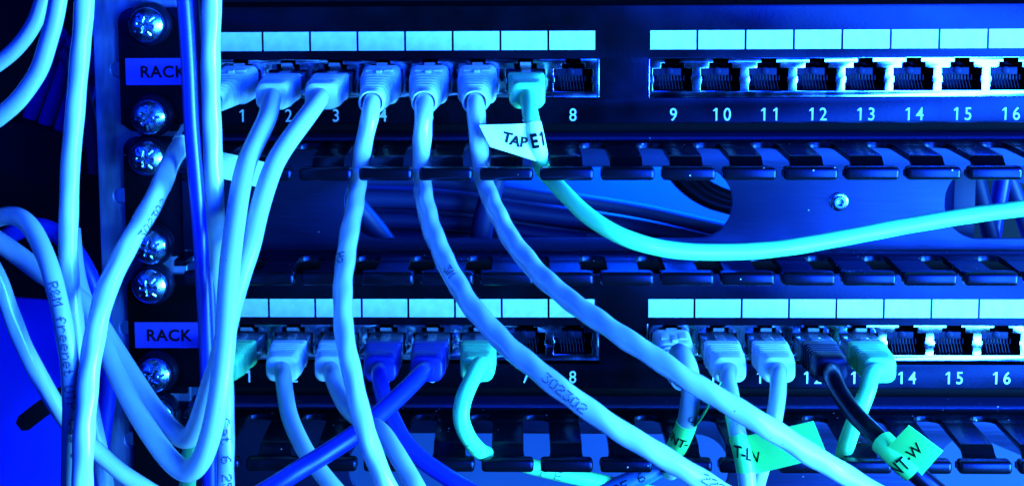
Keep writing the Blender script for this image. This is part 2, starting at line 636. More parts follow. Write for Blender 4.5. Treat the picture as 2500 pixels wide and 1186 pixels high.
def build_panel():
    base = (0, 0, 0)
    P = thing('patch_bay', 'upper black patch panel with ports 1 to 16, seven plugs in its left group', 'patch panel', base,
              'patch panels')
    # faceplate with the two jack windows, rolled bottom edge
    wins = []
    for g in (0, 8):
        x0, x1 = section_x(g) - 0.4, section_x(g + 7) + PITCH + 1.1
        wins.append((x0 - 0.15, x1 + 0.15))
    g_ = Geo()
    zt, zb = -8.9, -22.05
    wall_plate(g_, rrect(EAR_X, PANEL_R, -30.4, 8.2, (0.5, 1, 1, 5)), [[(a, zb), (b, zb), (b, zt), (a, zt)] for a, b in wins], 0.0, 1.6, 0.12)
    wall_plate(g_, rrect(EAR_X, EAR_X + 19.5, -32.6, -24.0, (5, 0.5, 0.5, 0.5)), [], -0.06, 1.5, 0.12)
    make('faceplate', g_.v, g_.f, PAINT, P)
    G = Geo().box(EAR_X + 24, PANEL_R, -22, -15, -39, 13)  # dark box added behind the plate to black out the gaps
    make('gap_shade_box', G.v, G.f, DARK, P)
    # steel shield frames
    for (a, b), g0 in zip(wins, (0, 8)):
        holes = []
        for i in range(g0, g0 + 8):
            cx, cz = port_xz(i, False)
            holes.append([(cx + x, cz + z) for (x, z) in jack_outline()])
        G = Geo()
        wall_plate(G, rrect(a + 0.2, b - 0.2, zb + 0.15, zt - 0.1, 0.4), holes, -0.25, 0.9, 0.12)
        G.box(b - 0.75, b - 0.25, -0.3, 0.25, zb + 0.3, zt - 0.3, 0.1)
        G.box(a + 0.25, a + 0.75, -0.3, 0.25, zb + 0.3, zt - 0.3, 0.1)
        make('shield_frame', G.v, G.f, STEEL, P)
    # sockets: one built, then copied
    G = Geo()
    ol = jack_outline(0.03, False)
    n = len(ol)
    G.add([(x, 0.9, z) for x, z in ol] + [(x, 13, z) for x, z in ol],
          [(i, (i + 1) % n, n + (i + 1) % n, n + i) for i in range(n)] + [tuple(range(n, 2 * n))])
    G.box(-5.9, 3.0, -10.5, -2.6, 0.9, 3.35, 0.12)                 # comb block above the contacts
    G.lathe(-0.9, 2.35, [(1.25, -2.7), (1.25, -2.42), (1.12, -2.36), (0.05, -2.36)], 20)
    G.lathe(-4.9, 2.0, [(1.1, -2.7), (1.1, -2.5), (0.05, -2.48)], 20)
    for i in range(9):
        x = -4.7 + i * 1.08
        G.box(x - 0.16, x + 0.16, -9, -3.2, -0.9, 0.9)
    sock = make('jack_socket', G.v, G.f, JACKP, P, origin=(0, 0, 0))
    C = Geo()
    for i in range(8):
        x = -4.16 + i * 1.02
        for (d0, z0, d1, z1) in ((-3.4, 0.9, -3.6, -0.6), (-3.6, -0.6, -2.2, -3.5), (-2.2, -3.5, -1.3, -3.85)):
            vv = []
            for (d, z) in ((d0, z0), (d1, z1)):
                for (ux, ud) in ((-0.08, -0.1), (0.08, -0.1), (0.08, 0.08), (-0.08, 0.08)):
                    sk = 0.5 * (0.9 - z) / 4.7
                    vv.append((x + ux + sk, -(d + ud), z))
            C.add(vv, [(0, 1, 5, 4), (1, 2, 6, 5), (2, 3, 7, 6), (3, 0, 4, 7)])
    make('contacts', C.v, C.f, GOLD, sock)
    for i in range(16):
        cx, cz = port_xz(i, False)
        if i == 0:
            sock.location = Vector((cx, 0, cz)) * S
        else:
            put(sock, P, (cx, 0, cz))
    # paper label fields
    G = Geo().box(0.36, 15.16, 0.02, 0.14, -6.15, 0.0)
    fld = make('label_field', G.v, G.f, PAPER, P, origin=(0, 0, 0), smooth=False)
    for i in range(1, 16):
        put(fld, P, (section_x(i), 0, 0))
    # printed port numbers
    for i in range(16):
        s_ = str(i + 1)
        G = Geo()
        cx = section_x(i) + PITCH / 2 + 0.25
        for q, ch in enumerate(s_):
            v, f = text_geo(ch, 4.1, 0.88, 0.004)
            ox = cx + (q - (len(s_) - 1) / 2) * 3.9
            G.add([(ox + x, -0.07, -27.4 + z) for x, z in v], f)
        make('port_number', G.v, G.f, INK, P, smooth=False)
    # RACK sticker on the ear
    a, b = W(306, 143, 0), W(306, 208, 0)
    G = Geo().box(a.x, a.x + 23.2, 0.03, 0.16, b.z, a.z)
    st = make('label_sticker', G.v, G.f, LILAC, P, smooth=False)
    v, f = text_geo('RACK', 3.75, 1.0, 0.028, 1.1)
    cx = W(400, 176, 0).x
    cz = (a.z + b.z) / 2
    make('lettering', [(cx + x, -0.22, cz + z) for x, z in v], f, BLACKINK, st, smooth=False)
    return P


def copy_thing(o, loc):
    c = o.copy()
    COL.objects.link(c)
    c.location = Vector(loc) * S
    for ch in list(o.children):
        put(ch, c)
    return c


panel = build_panel()
panel_low = copy_thing(panel, (0, 0, LOWER))
panel_low['base'] = (0, 0, LOWER)
tag(panel_low, 'lower black patch panel with ports 1 to 16, plugs in both of its groups')
for ch in panel_low.children:          # the lower panel carries its windows and sticker slightly differently
    nm = ch.name.split('.')[0]
    if nm in ('jack_socket', 'shield_frame', 'port_number'):
        ch.location.z += 0.9 * S
    if nm == 'label_sticker':
        ch.location.z += 0.35 * S
        ch.location.x += 0.1 * S
        for t in ch.children:
            t.location.x -= 0.9 * S

# blank panel above
G = Geo()
wall_plate(G, rrect(EAR_X + 0.5, PANEL_R, 9.4, 52, 5), [], -7, 1.6, 0.2)
o = make('blanking_plate', G.v, G.f, DARK, None, origin=(EAR_X, 0, 9.4))
tag(o, 'black equipment panel along the very top edge, mostly out of view', 'panel')

# ------------------------------------------------------------------ cable managers
SHELF, SHELF2 = -35.2, -72.2
GX0 = W(1458, 420, 43).x
GP = (W(2353, 420, 43).x - GX0) / 6
STEP_X = W(447, 500, 0).x
FIRST = -7
LASTG = 10


def shelf_strip():
    """rear strip of the finger shelf with rounded slot ends; (x, t) outline"""
    x0, x1 = STEP_X, GX0 + LASTG * GP + 10
    pts = [(x0, 0.0), (x1, 0.0), (x1, 14.0)]
    for g in range(LASTG, FIRST - 1, -1):
        c = GX0 + g * GP
        if c - 4.1 < x0 + 0.3:
            continue
        pts.append((c + 4.1, 14.0))
        for i in range(13):
            a = math.pi * i / 12
            pts.append((c + 4.1 * math.cos(a), 10.2 - 3.0 * math.sin(a)))
        pts.append((c - 4.1, 14.0))
    pts.append((x0, 14.0))
    return pts


def finger_geo(up):
    """T-shaped finger from t=14: flat stem, bent front, thick lip"""
    hw, lw = GP / 2 - 4.1, GP / 2 - 1.05
    R = [(hw, 14.0), (hw, 35.0)]
    for i in range(1, 7):
        a = math.pi / 2 * i / 6
        R.append((hw + (lw - hw) * (1 - math.cos(a)), 35.0 + 3.0 * math.sin(a)))
    R.append((lw, 39.0))
    out = R + [(-x, t) for x, t in reversed(R)]
    v, f = plate_geo(out, [], 2.0, 0.25)
    bm = bmesh.new()
    bv = [bm.verts.new((p.x, p.y, p.z)) for p in v]
    for q in f:
        try:
            bm.faces.new([bv[i] for i in q])
        except ValueError:
            pass
    for t in (20, 30, 32, 33, 33.7, 34.4, 35, 35.6, 36.2, 36.8, 37.5, 38.2):
        bmesh.ops.bisect_plane(bm, geom=bm.verts[:] + bm.edges[:] + bm.faces[:], plane_co=(0, t, 0), plane_no=(0, 1, 0))
    sg = 1 if up else -1

    def prof(t):
        if t < 32.5: return 0.0
        u = min(1, (t - 32.5) / 5.0)
        return (2.6 if up else -3.4) * (u * u * (3 - 2 * u))
    bm.verts.index_update()
    vv = [Vector((q.co.x, -q.co.y, q.co.z - 1.0 + prof(q.co.y))) for q in bm.verts]
    ff = [[x.index for x in q.verts] for q in bm.faces]
    bm.free()
    G = Geo().add(vv, ff)
    z0, z1 = (0.9 - 2, 4.9 - 2) if up else (-6.0, -2.0)
    G.box(-lw, lw, 38.4, 43.0, z0, z1, 1.15)
    return G


def build_manager():
    M = thing('cable_manager', 'black cable manager between the two patch panels, with two rows of slotted fingers', 'cable manager',
              (0, 0, SHELF), 'cable managers')
    XR = GX0 + LASTG * GP + 10
    # back plate with stadium holes
    hx0, hx1 = W(842, 505, 1.2).x, W(1788, 505, 1.2).x
    h2 = W(2306, 505, 1.2).x
    hz1, hz0 = -44.5, W(1400, 583, 1.2).z
    G = Geo()
    wall_plate(G, [(STEP_X, SHELF2 + 0.1), (XR, SHELF2 + 0.1), (XR, SHELF - 2.1), (STEP_X, SHELF - 2.1)],
               [rrect(hx0, hx1, hz0, hz1, 11.4, 14), rrect(h2, h2 + (hx1 - hx0), hz0, hz1, 11.4, 14)], 1.2, 1.5, 0.2)
    make('back_plate', G.v, G.f, BRUSHED, M)
    G = Geo()
    wall_plate(G, rrect(EAR_X + 0.3, STEP_X - 0.1, -74.6, -34.4, (4.5, 0.4, 0.4, 4.5)), [], 0.0, 1.8, 0.35)
    make('ear_plate', G.v, G.f, COATED, M)
    # folded ridge along the top
    v, f = [], []
    pr = [(-1.2 + 3.4 * 1, 0)]
    xs_ = np.linspace(STEP_X, XR, 50)
    prof = [(-8, SHELF + 0.7), (0.2, SHELF + 0.7)] + [(0.2 + 1.5 * math.sin(a), SHELF - 0.8 + 1.5 * math.cos(a)) for a in np.linspace(0, math.pi / 2, 7)] + [(1.7, SHELF - 2.2)]
    k = len(prof)
    for x in xs_:
        for d, z in prof:
            v.append((x, -d, z))
    for i in range(len(xs_) - 1):
        for j in range(k - 1):
            f.append((i * k + j, (i + 1) * k + j, (i + 1) * k + j + 1, i * k + j + 1))
    make('top_ridge', v, f, RIDGE, M)
    for up, zz in ((False, SHELF), (True, SHELF2)):
        v, f = plate_geo(shelf_strip(), [], 2.0, 0.25)
        make('finger_shelf', [(p.x, -p.y - (1.8 if not up else 1.3), zz - 1.0 + p.z) for p in v], f, COATED, M, recalc=True)
        dy = 1.8 if not up else 1.3
        G = finger_geo(up)
        fg = make('finger', G.v, G.f, COATED, M, origin=(0, 0, 0), recalc=True)
        first = True
        for g in range(FIRST, LASTG):
            x = GX0 + (g + 0.5) * GP
            if x - 5.5 < STEP_X - 12:
                continue
            loc = (x, -dy, zz - SHELF)
            if first:
                fg.location = Vector(loc) * S
                first = False
            else:
                put(fg, M, loc)
    # tubular rivet
    c = W(2048, 492, 1.2)
    G = Geo()
    G.lathe(c.x, c.z, [(3.1, 1.1), (3.1, 1.5), (2.7, 1.8), (2.0, 1.9)], 32)
    rv = make('rivet', G.v, G.f, ZINC, M)
    G = Geo()
    G.lathe(c.x, c.z, [(2.05, 1.8), (2.0, 2.7), (1.75, 3.1), (1.3, 3.1), (1.0, 2.7), (0.95, 1.95), (0.1, 1.93)], 32)
    make('rivet_rim', G.v, G.f, STEEL, rv)
    return M


mgr = build_manager()
mgr_low = copy_thing(mgr, (0, 0, SHELF + LOWER - 1.2))
mgr_low['base'] = (0, 0, SHELF + LOWER)
tag(mgr_low, 'black cable manager along the bottom edge, below the lower patch panel')

# ------------------------------------------------------------------ rack rail and screws
rx0 = W(227, 100, -2).x
rx1 = W(440, 100, -2).x
G = Geo()
holes = []
for (px, py) in ((290, 170), (297, 478), (312, 800), (324, 1072)):
    c = W(px, py, -2)
    holes.append(rrect(c.x - 2.6, c.x + 4, c.z - 2.4, c.z + 2.4, 2.0))
wall_plate(G, [(rx0, -180), (rx1, -180), (rx1, 40), (rx0, 40)], holes, -2.0, 2.0, 0.5)
G.box(rx0, rx0 + 2.0, -40, -4.2, -180, 40)
o = make('rack_rail', G.v, G.f, GALV, None, origin=(rx0, 0, -180))
tag(o, 'scratched galvanised steel upright rail on which the black panel ears are screwed', 'rack rail')


def screw_geo():
    base = (0, 0, 0)
    Wd = Geo().lathe(0, 0, [(7.2, 0.05), (7.2, 1.0), (6.9, 2.6), (6.3, 3.4), (5.75, 3.4), (5.75, 2.6), (1, 2.6)], 48)
    v, f = [], []
    n, rings = 96, 26
    R = 5.55
    for i in range(rings + 1):
        r = R * i / rings
        for j in range(n):
            a = 2 * math.pi * j / n
            d = 8.2 - 2.1 * (r / R) ** 2.4
            x, z = r * math.cos(a), r * math.sin(a)
            # cross recess, flaring to the middle
            wd = 0.62 + 0.5 * max(0, 1.2 - r)
            cr_ = max(0, min(1, (wd - min(abs(x), abs(z))) / 0.25)) * max(0, min(1, (2.9 - r) / 0.5))
            d -= 1.0 * cr_ * (1 - 0.22 * r)
            # short strokes between the arms
            for q in range(4):
                aa = math.pi / 4 + q * math.pi / 2
                al = x * math.cos(aa) + z * math.sin(aa)
                pe = abs(-x * math.sin(aa) + z * math.cos(aa))
                if 2.2 < al < 3.9:
                    d -= 0.32 * max(0, 1 - pe / 0.4)
            v.append((x, -d, z))
    for i in range(rings):
        for j in range(n):
            j2 = (j + 1) % n
            f.append((i * n + j, i * n + j2, (i + 1) * n + j2, (i + 1) * n + j))
    st = len(v)
    for j in range(n):
        a = 2 * math.pi * j / n
        v.append((R * 1.0 * math.cos(a), -2.5, R * math.sin(a)))
    for j in range(n):
        j2 = (j + 1) % n
        f.append((rings * n + j, rings * n + j2, st + j2, st + j))
    return Wd, (v, f)


Wd, Hd = screw_geo()
screws = [(354, 62, 12, 'shiny steel screw topmost on the ears, above the upper lilac sticker'),
          (360, 288, 40, 'shiny steel screw below the upper lilac sticker'),
          (354, 388, 5, 'shiny steel screw partly hidden by the end of the upper row of fingers'),
          (362, 606, 20, 'shiny steel screw low on the ear of the middle cable manager'),
          (362, 702, 0, 'shiny steel screw above the lower lilac sticker, its top cut by a finger lip'),
          (372, 920, 33, 'dim steel screw below the lower lilac sticker, behind a looping cable'),
          (378, 1020, 15, 'dim steel screw on the bottom cable manager between two looping cables')]
proto = None
for (px, py, rot, lab) in screws:
    c = W(px, py, 7)
    if proto is None:
        proto = thing('rack_screw', lab, 'screw', (0, 0, 0), 'screws holding the panel ears to the rail')
        make('washer', Wd.v, Wd.f, BLACKB, proto)
        make('screw_head', Hd[0], Hd[1], ZINC, proto, sharp=55, recalc=True)
        o = proto
    else:
        o = copy_thing(proto, (0, 0, 0))
        o['label'] = lab
    o.location = Vector((c.x, 0, c.z)) * S
    o.rotation_euler = (0, math.radians(rot), 0)


# ------------------------------------------------------------------ plugs and patch cables
def boot_snagless(cx, cz, dx, dz):
    """slim boot that swallows the plug: wide cap, ribbed taper, hollow collar"""
    def c(d): return cx + dx * d / 33, cz + dz * d / 33
    secs = []

    def s_(d, w_, h, r, up=0.0):
        x, z = c(d)
        secs.append((d, x, z + up, w_, h, r))
    s_(1.2, 11.8, 10.2, 2.2)
    s_(2.0, 12.5, 11.0, 2.4)
    s_(11.5, 12.3, 10.4, 2.6)
    s_(13.2, 11.2, 9.5, 2.8)
    k = 5
    for i in range(k):
        u = i / (k - 1)
        d0 = 14 + i * 3.0
        w0, h0 = 10.9 - 2.4 * u, 9.2 - 1.3 * u
        s_(d0, w0 - 3.0, h0 - 3.0, 2.2)
        s_(d0 + 1.2, w0 - 3.0, h0 - 3.0, 2.2)
        s_(d0 + 1.4, w0, h0, 3.0)
        s_(d0 + 2.4, w0 - 0.1, h0 - 0.1, 3.0)
        s_(d0 + 2.7, w0 - 3.0, h0 - 3.0, 2.2)
    s_(29.3, 8.3, 7.8, 3.4)
    s_(32.4, 8.0, 7.5, 3.5)
    s_(33.0, 7.5, 7.1, 3.3)
    s_(33.0, 6.7, 6.4, 3.1)
    s_(29.0, 6.2, 6.0, 3.0)
    G = Geo().add(*loft(secs))
    x, z = c(9)
    G.box(x - 0.95, x + 0.95, 6.5, 13.0, z + 4.6, z + 5.6, 0.25)
    for sg in (-1, 1):
        G.box(x + sg * 2.9 - 1.5, x + sg * 2.9 + 1.5, 2.4, 11.0, z + 4.5, z + 5.6, 0.4)
    return G


def boot_block(cx, cz, dx, dz, length=33.0, wide=1.0):
    """squarer boot behind a clear plug: flat top, fine ribs, heavy collar"""
    def c(d): return cx + dx * d / 33, cz + dz * d / 33
    secs = []

    def s_(d, w_, h, r):
        x, z = c(d)
        secs.append((d, x, z, w_ * wide, h, r))
    s_(9.0, 11.2, 7.8, 0.9)
    s_(9.4, 11.6, 8.2, 1.0)
    s_(12.8, 11.6, 8.3, 1.2)
    k = 4
    pit = (length - 5.4 - 13.2) / k
    for i in range(k):
        d0 = 13.2 + i * pit
        u = i / (k - 1)
        w0, h0 = 11.6 - 0.5 * u, 8.4 + 0.2 * u
        s_(d0, w0 - 1.3, h0 - 1.3, 1.5)
        s_(d0 + 0.36 * pit, w0 - 1.3, h0 - 1.3, 1.5)
        s_(d0 + 0.46 * pit, w0, h0, 1.9)
        s_(d0 + 0.86 * pit, w0, h0, 1.9)
        s_(d0 + 0.94 * pit, w0 - 1.3, h0 - 1.3, 1.5)
    e = length
    s_(e - 5.2, 11.0, 8.6, 2.2)
    s_(e - 1.2, 10.4, 8.5, 2.6)
    s_(e - 0.4, 9.9, 8.0, 2.6)
    s_(e, 9.0, 7.1, 2.4)
    s_(e + 0.25, 7.0, 6.0, 2.4)
    return Geo().add(*loft(secs))


def plug(root, i, low, kind, dx, dz, bmat, length=33.0):
    cx, cz = port_xz(i, low)
    cz -= 0.2
    G = boot_snagless(cx, cz, dx, dz) if kind == 'snagless' else boot_block(cx, cz, dx, dz, length)
    make('boot', G.v, G.f, bmat, root, sharp=22)
    C = Geo()
    e = 9.6 if kind != 'snagless' else 2.0
    f0 = dx / 33
    C.add(*loft([(-8, cx, cz - 0.2, 11.4, 6.3, 0.3), (0, cx, cz - 0.2, 11.5, 6.4, 0.3), (e - 0.3, cx + f0 * e, cz + dz / 33 * e, 11.5, 6.8, 0.4), (e, cx + f0 * e, cz + dz / 33 * e, 11.3, 6.6, 0.4)]))
    con = make('connector', C.v, C.f, CLEAR, root)
    Lc = Geo()
    # sprung latch rising out of the socket
    prof = [(-7, 2.9), (-2, 4.2), (1.2, 5.6), (2.4, 6.2), (3.2, 6.3), (3.2, 5.2), (1.6, 4.6), (-2, 3.4), (-7, 2.5)]
    v = [(cx + s * 1.75, -d, cz + z) for s in (-1, 1) for d, z in prof]
    n = len(prof)
    Lc.add(v, [(j, (j + 1) % n, n + (j + 1) % n, n + j) for j in range(n)] + [tuple(range(n)), tuple(range(n, 2 * n))])
    if kind != 'snagless':
        Lc.box(cx - 1.5 + f0 * 7, cx + 1.5 + f0 * 7, 2.0, 9.8, cz + 3.1, cz + 4.0, 0.2)
    make('latch', Lc.v, Lc.f, CLEAR, con, recalc=True)
    if kind == 'snagless':
        length = 33.0
    return [Vector((cx + dx * d / 33, -d, cz + dz * d / 33)) for d in (16, length - 7, length - 1)], (cx + dx, cz + dz)


def patch(name, label, jmat, r, way, port=None, low=False, kind='block', dx=0.0, dz=-2.5, bmat=None, bump=0.0, lay=11.0,
          group='patch cables plugged into the panels', length=33.0, cat='network cable', seed=0):
    pts = []
    base = W(*way[0]) if port is None else Vector((*port_xz(port, low),)).to_3d()
    if port is not None:
        cx, cz = port_xz(port, low)
        base = Vector((cx, 0, cz))
    root = thing(name, label, cat, tuple(base), group)
    if port is not None:
        lead, _ = plug(root, port, low, kind, dx, dz, bmat, length)
        pts += lead
    pts += [W(*q) for q in way]

    def outside(q):
        return not (0 < q[0] < 2500 and 0 < q[1] < 1186)
    if outside(way[-1]):                       # run on well past the edge of the picture
        pts.append(pts[-1] + (pts[-1] - pts[-2]).normalized() * 45)
    if port is None and outside(way[0]):
        pts.insert(0, pts[0] + (pts[0] - pts[1]).normalized() * 45)
    c = Cable(pts, r, bump, lay, seed or sum(map(ord, label)) % 1000)
    v, f = c.tube()
    j = make('jacket', v, f, jmat, root, sharp=80)
    return root, c, j


def printed(c, j, geo, px, py, deg, arc=0.0, material=GREYINK):
    v, f = c.letter(geo, c.near(px, py), deg, arc)
    return make('print', v, f, material, j, smooth=False)


def tail(root, corners, material, bulge=1.2, th=0.25, n=12, name='label_flag', wave=0.0):
    """flag of label tape: a gently bowed sheet between four corners (each px, py, d)"""
    A, B, C_, D = [W(*q) for q in corners]            # clockwise from the cable-side top: A top near, B top far, C bottom far, D bottom near
    nrm = (B - A).cross(D - A).normalized()
    if nrm.y > 0: nrm = -nrm
    v, f = [], []
    for i in range(n + 1):
        for k in range(n + 1):
            u, w_ = i / n, k / n
            p = A.lerp(B, u).lerp(D.lerp(C_, u), w_)
            p = p + nrm * (bulge * math.sin(math.pi * u) * (0.6 + 0.4 * w_) + wave * math.sin(2 * math.pi * u + 1.2 * w_))
            v.append(p)
    m_ = len(v)
    v += [p - nrm * th for p in v]
    q = n + 1
    for i in range(n):
        for k in range(n):
            a = i * q + k
            f.append((a, a + q, a + q + 1, a + 1))
            f.append((m_ + a, m_ + a + 1, m_ + a + q + 1, m_ + a + q))
    for i in range(n):
        for (a, b) in ((i, i + 1), (n * q + i, n * q + i + 1), (i * q, (i + 1) * q), (i * q + n, (i + 1) * q + n)):
            f.append((a, b, m_ + b, m_ + a))
    o = make(name, v, f, material, root, sharp=50, recalc=True)

    def surf(px, py):
        """pixel of the photograph -> point on the sheet (inverse of the four-corner patch)"""
        a_, b_, c_, d_ = [np.array(q_[:2], float) for q_ in corners]
        u, w_ = 0.5, 0.5
        for _ in range(12):
            top, bot = a_ + (b_ - a_) * u, d_ + (c_ - d_) * u
            r_ = top + (bot - top) * w_ - (px, py)
            J = np.stack([(b_ - a_) * (1 - w_) + (c_ - d_) * w_, bot - top], 1)
            st_ = np.linalg.solve(J, r_)
            u, w_ = u - st_[0], w_ - st_[1]
        p = A.lerp(B, u).lerp(D.lerp(C_, u), w_)
        return p + nrm * (bulge * math.sin(math.pi * u) * (0.6 + 0.4 * w_) + wave * math.sin(2 * math.pi * u + 1.2 * w_) + 0.15)
    return o, surf, (A, B, C_, D, nrm)


def sheet_text(parent, geo, px, py, surf, deg, material=BLACKINK):
    """lettering printed on a flag, lying on its surface"""
    a = math.radians(deg)
    p0 = np.array(surf(px, py))
    kx = FPX / ((p0 - CAM) @ ROT)[2]
    v = []
    for x, y in geo[0]:
        v.append(surf(px + kx * (x * math.cos(a) - y * math.sin(a)), py - kx * (x * math.sin(a) + y * math.cos(a))))
    return make('lettering', v, geo[1], material, parent, smooth=False)


def sleeve(root, c, p0, p1, material, off=0.18):
    a, b = c.near(*p0), c.near(*p1)
    v, f = c.sleeve(min(a, b), max(a, b), off)
    return make('label_wrap', v, f, material, root, sharp=50, recalc=True)


# ---- upper panel, ports 1 to 7
root, c, j = patch('patch_cable', 'thick bumpy white cable from upper port 1 bending down across the rail', WHITEJ, 2.95,
    [(512, 262, 44), (482, 298, 50), (458, 335, 54), (425, 382, 60), (396, 445, 66), (368, 503, 71), (338, 556, 76), (306, 610, 81),
     (274, 676, 86), (250, 738, 90), (233, 812, 94), (220, 890, 97), (212, 970, 100), (206, 1041, 102), (203, 1110, 103), (201, 1186, 103), (200, 1240, 103)],
    0, False, 'snagless', -3.0, -2.5, WHITEB, 0.06, 13)
printed(c, j, dot_geo('302302', 2.3, 0.5), 366, 540, 62, 2.7)
lab = sleeve(root, c, (447, 352), (470, 318), CREAM, 0.15)
o, sf, _ = tail(root, [(470, 352, 50), (652, 398, 46), (626, 455, 46), (475, 420, 50)], CREAM, 1.0, name='label_flag', wave=0.8)
v, f = c.letter(text_geo('D', 3.2, 1, 0.02), c.near(462, 338), -20, -0.6, 0.3)
make('lettering', v, f, BLACKINK, lab, smooth=False)

root, c, j = patch('patch_cable', 'smooth pale cable from upper port 2 hanging into the lower front loop', PALEJ, 2.95,
    [(652, 290, 43), (628, 340, 51), (604, 392, 59), (588, 455, 67), (577, 522, 74), (568, 586, 80), (561, 650, 85), (556, 720, 89), (550, 829, 94),
     (541, 920, 97), (528, 1000, 98), (510, 1075, 97), (488, 1128, 95), (457, 1152, 92), (417, 1124, 89), (371, 1063, 86), (340, 1014, 83), (313, 964, 80),
     (280, 896, 76), (262, 855, 74), (240, 810, 71), (215, 765, 68), (195, 715, 64), (180, 650, 60), (172, 560, 56)],
    1, False, 'block', -0.6, -1.6, PALEB, length=29.5)
root, c, j = patch('patch_cable', 'smooth pale cable from upper port 3 hanging into the higher inner loop', PALEJ, 2.9,
    [(748, 286, 42), (698, 354, 52), (672, 397, 58), (650, 455, 64), (630, 522, 69), (612, 600, 74), (592, 660, 77), (574, 720, 80), (559, 780, 83), (545, 840, 85),
     (530, 895, 87), (515, 940, 88), (499, 990, 88), (484, 1035, 87), (459, 1071, 85), (430, 1060, 83), (384, 1010, 80), (324, 922, 76), (273, 842, 72),
     (240, 790, 70), (200, 737, 68), (150, 695, 66), (104, 668, 65), (58, 633, 63), (0, 592, 62), (-40, 566, 62)],
    2, False, 'block', -1.0, -1.6, PALEB, length=29.5)

root, c, j = patch('patch_cable', 'bumpy white cable from upper port 4 falling straight down across both panels', WHITEJ, 2.75,
    [(903, 285, 36), (893, 330, 36), (884, 375, 34), (877, 415, 32), (873, 455, 38), (866, 500, 47), (857, 550, 56), (848, 600, 63), (840, 662, 72), (836, 738, 82),
     (841, 814, 90), (854, 889, 96), (872, 970, 101), (889, 1041, 104), (915, 1117, 106), (945, 1186, 107), (968, 1235, 107)],
    3, False, 'snagless', -0.6, -3.0, WHITEB, 0.065, 12)
printed(c, j, dot_geo('H2', 2.4), 838, 645, -92, -2.0)
root, c, j = patch('patch_cable', 'bumpy white cable from upper port 5 sweeping to the lower right, stamped 302302', WHITEJ, 2.85,
    [(1034, 285, 36), (1031, 330, 36), (1029, 375, 34), (1029, 415, 32), (1032, 455, 39), (1037, 490, 47), (1048, 539, 56), (1065, 587, 64), (1087, 637, 72), (1117, 693, 80), (1140, 732, 86),
     (1176, 776, 92), (1226, 831, 99), (1302, 896, 107), (1378, 955, 113), (1454, 1011, 117), (1530, 1061, 119), (1606, 1107, 120), (1682, 1152, 120), (1727, 1181, 120), (1790, 1222, 120)],
    4, False, 'snagless', 0.0, -3.0, WHITEB, 0.065, 11)
printed(c, j, dot_geo('302302', 2.3, 0.55), 1390, 962, -37, -0.4)
printed(c, j, dot_geo('3M', 2.3), 1097, 683, -52, -0.3)
printed(c, j, dot_geo('222', 2.3), 1742, 1176, -33, 1.0)
root, c, j = patch('patch_cable', 'bumpy white cable from upper port 6 sweeping to the lower right, unprinted', WHITEJ, 2.8,
    [(1163, 280, 36), (1167, 329, 36), (1171, 374, 34), (1175, 415, 32), (1184, 450, 39), (1201, 493, 48), (1221, 536, 57), (1252, 590, 67), (1302, 652, 78), (1353, 702, 87), (1429, 760, 97),
     (1505, 811, 105), (1581, 861, 111), (1656, 910, 116), (1732, 958, 119), (1825, 1012, 121), (1896, 1056, 121), (1966, 1100, 120), (2036, 1142, 119), (2099, 1180, 118), (2160, 1218, 117)],
    5, False, 'snagless', 0.0, -3.0, WHITEB, 0.065, 11)
root, c, j = patch('patch_cable', 'mint green cable from upper port 7 with TAPE1 flag, curving out to the right edge', GREENJ, 2.5,
    [(1296, 285, 38), (1305, 325, 40), (1315, 372, 38), (1323, 412, 32), (1347, 440, 39), (1388, 482, 48), (1430, 523, 54), (1493, 565, 59), (1556, 591, 60), (1640, 610, 58), (1745, 615, 54), (1860, 611, 50),
     (1960, 598, 46), (2060, 580, 42), (2180, 557, 38), (2300, 536, 35), (2400, 521, 33), (2500, 508, 32), (2570, 498, 31)],
    6, False, 'block', 0.5, -1.6, GREENB, 0.02, 14, length=29.5)
wr = sleeve(root, c, (1300, 300), (1317, 380), CREAM, 0.2)
TD = lambda x, y: 45.0 + 0.0 * x
fl, sf, _ = tail(root, [(1291, 301, 40.5), (1170, 306, 44.5), (1196, 358, 44.5), (1308, 393, 39.5)], CREAM, 0.6, name='label_flag', wave=0.35)
for ch, x, y, dg in (('T', 1238, 335, -12), ('A', 1257, 343, -14), ('P', 1278, 346, -8)):
    sheet_text(fl, text_geo(ch, 2.9, 1.0, 0.04), x, y, sf, dg)
G = Geo()
G.add(*c.letter(text_geo('E', 3.3, 1.0, 0.04), c.near(1306, 341), 12, -0.5, 0.45))
G.add(*c.letter(text_geo('1', 3.3, 1.0, 0.04), c.near(1309, 338), 8, 2.0, 0.42))
make('lettering', G.v, G.f, BLACKINK, wr, smooth=False)

# ---- lower panel
root, c, j = patch('patch_cable', 'mint green cable from lower port 1, mostly hidden behind the looping cables', GREENJ, 2.5,
    [(548, 925, 42), (520, 975, 50), (488, 1035, 54), (467, 1090, 56), (460, 1140, 56), (457, 1200, 56)], 0, True, 'block', -4.0, -0.8, GREENB, length=26.5)
root, c, j = patch('patch_cable', 'smooth pale cable from lower port 2 passing behind a dark blue cable', PALEJ, 2.6,
    [(692, 925, 38), (697, 965, 43), (707, 1016, 50), (728, 1066, 57), (753, 1112, 63), (788, 1158, 68), (813, 1188, 71), (850, 1230, 74)], 1, True, 'block', 0.2, -0.8, WHITEB, length=26.5)
root, c, j = patch('patch_cable', 'smooth pale cable from lower port 3 running down behind the bumpy white one', PALEJ, 2.6,
    [(812, 920, 38), (826, 955, 44), (848, 995, 54), (890, 1030, 66), (930, 1052, 76), (965, 1102, 84), (1001, 1162, 90), (1018, 1192, 93), (1040, 1235, 95)], 2, True, 'block', 0.2, -0.8, WHITEB, length=26.5)
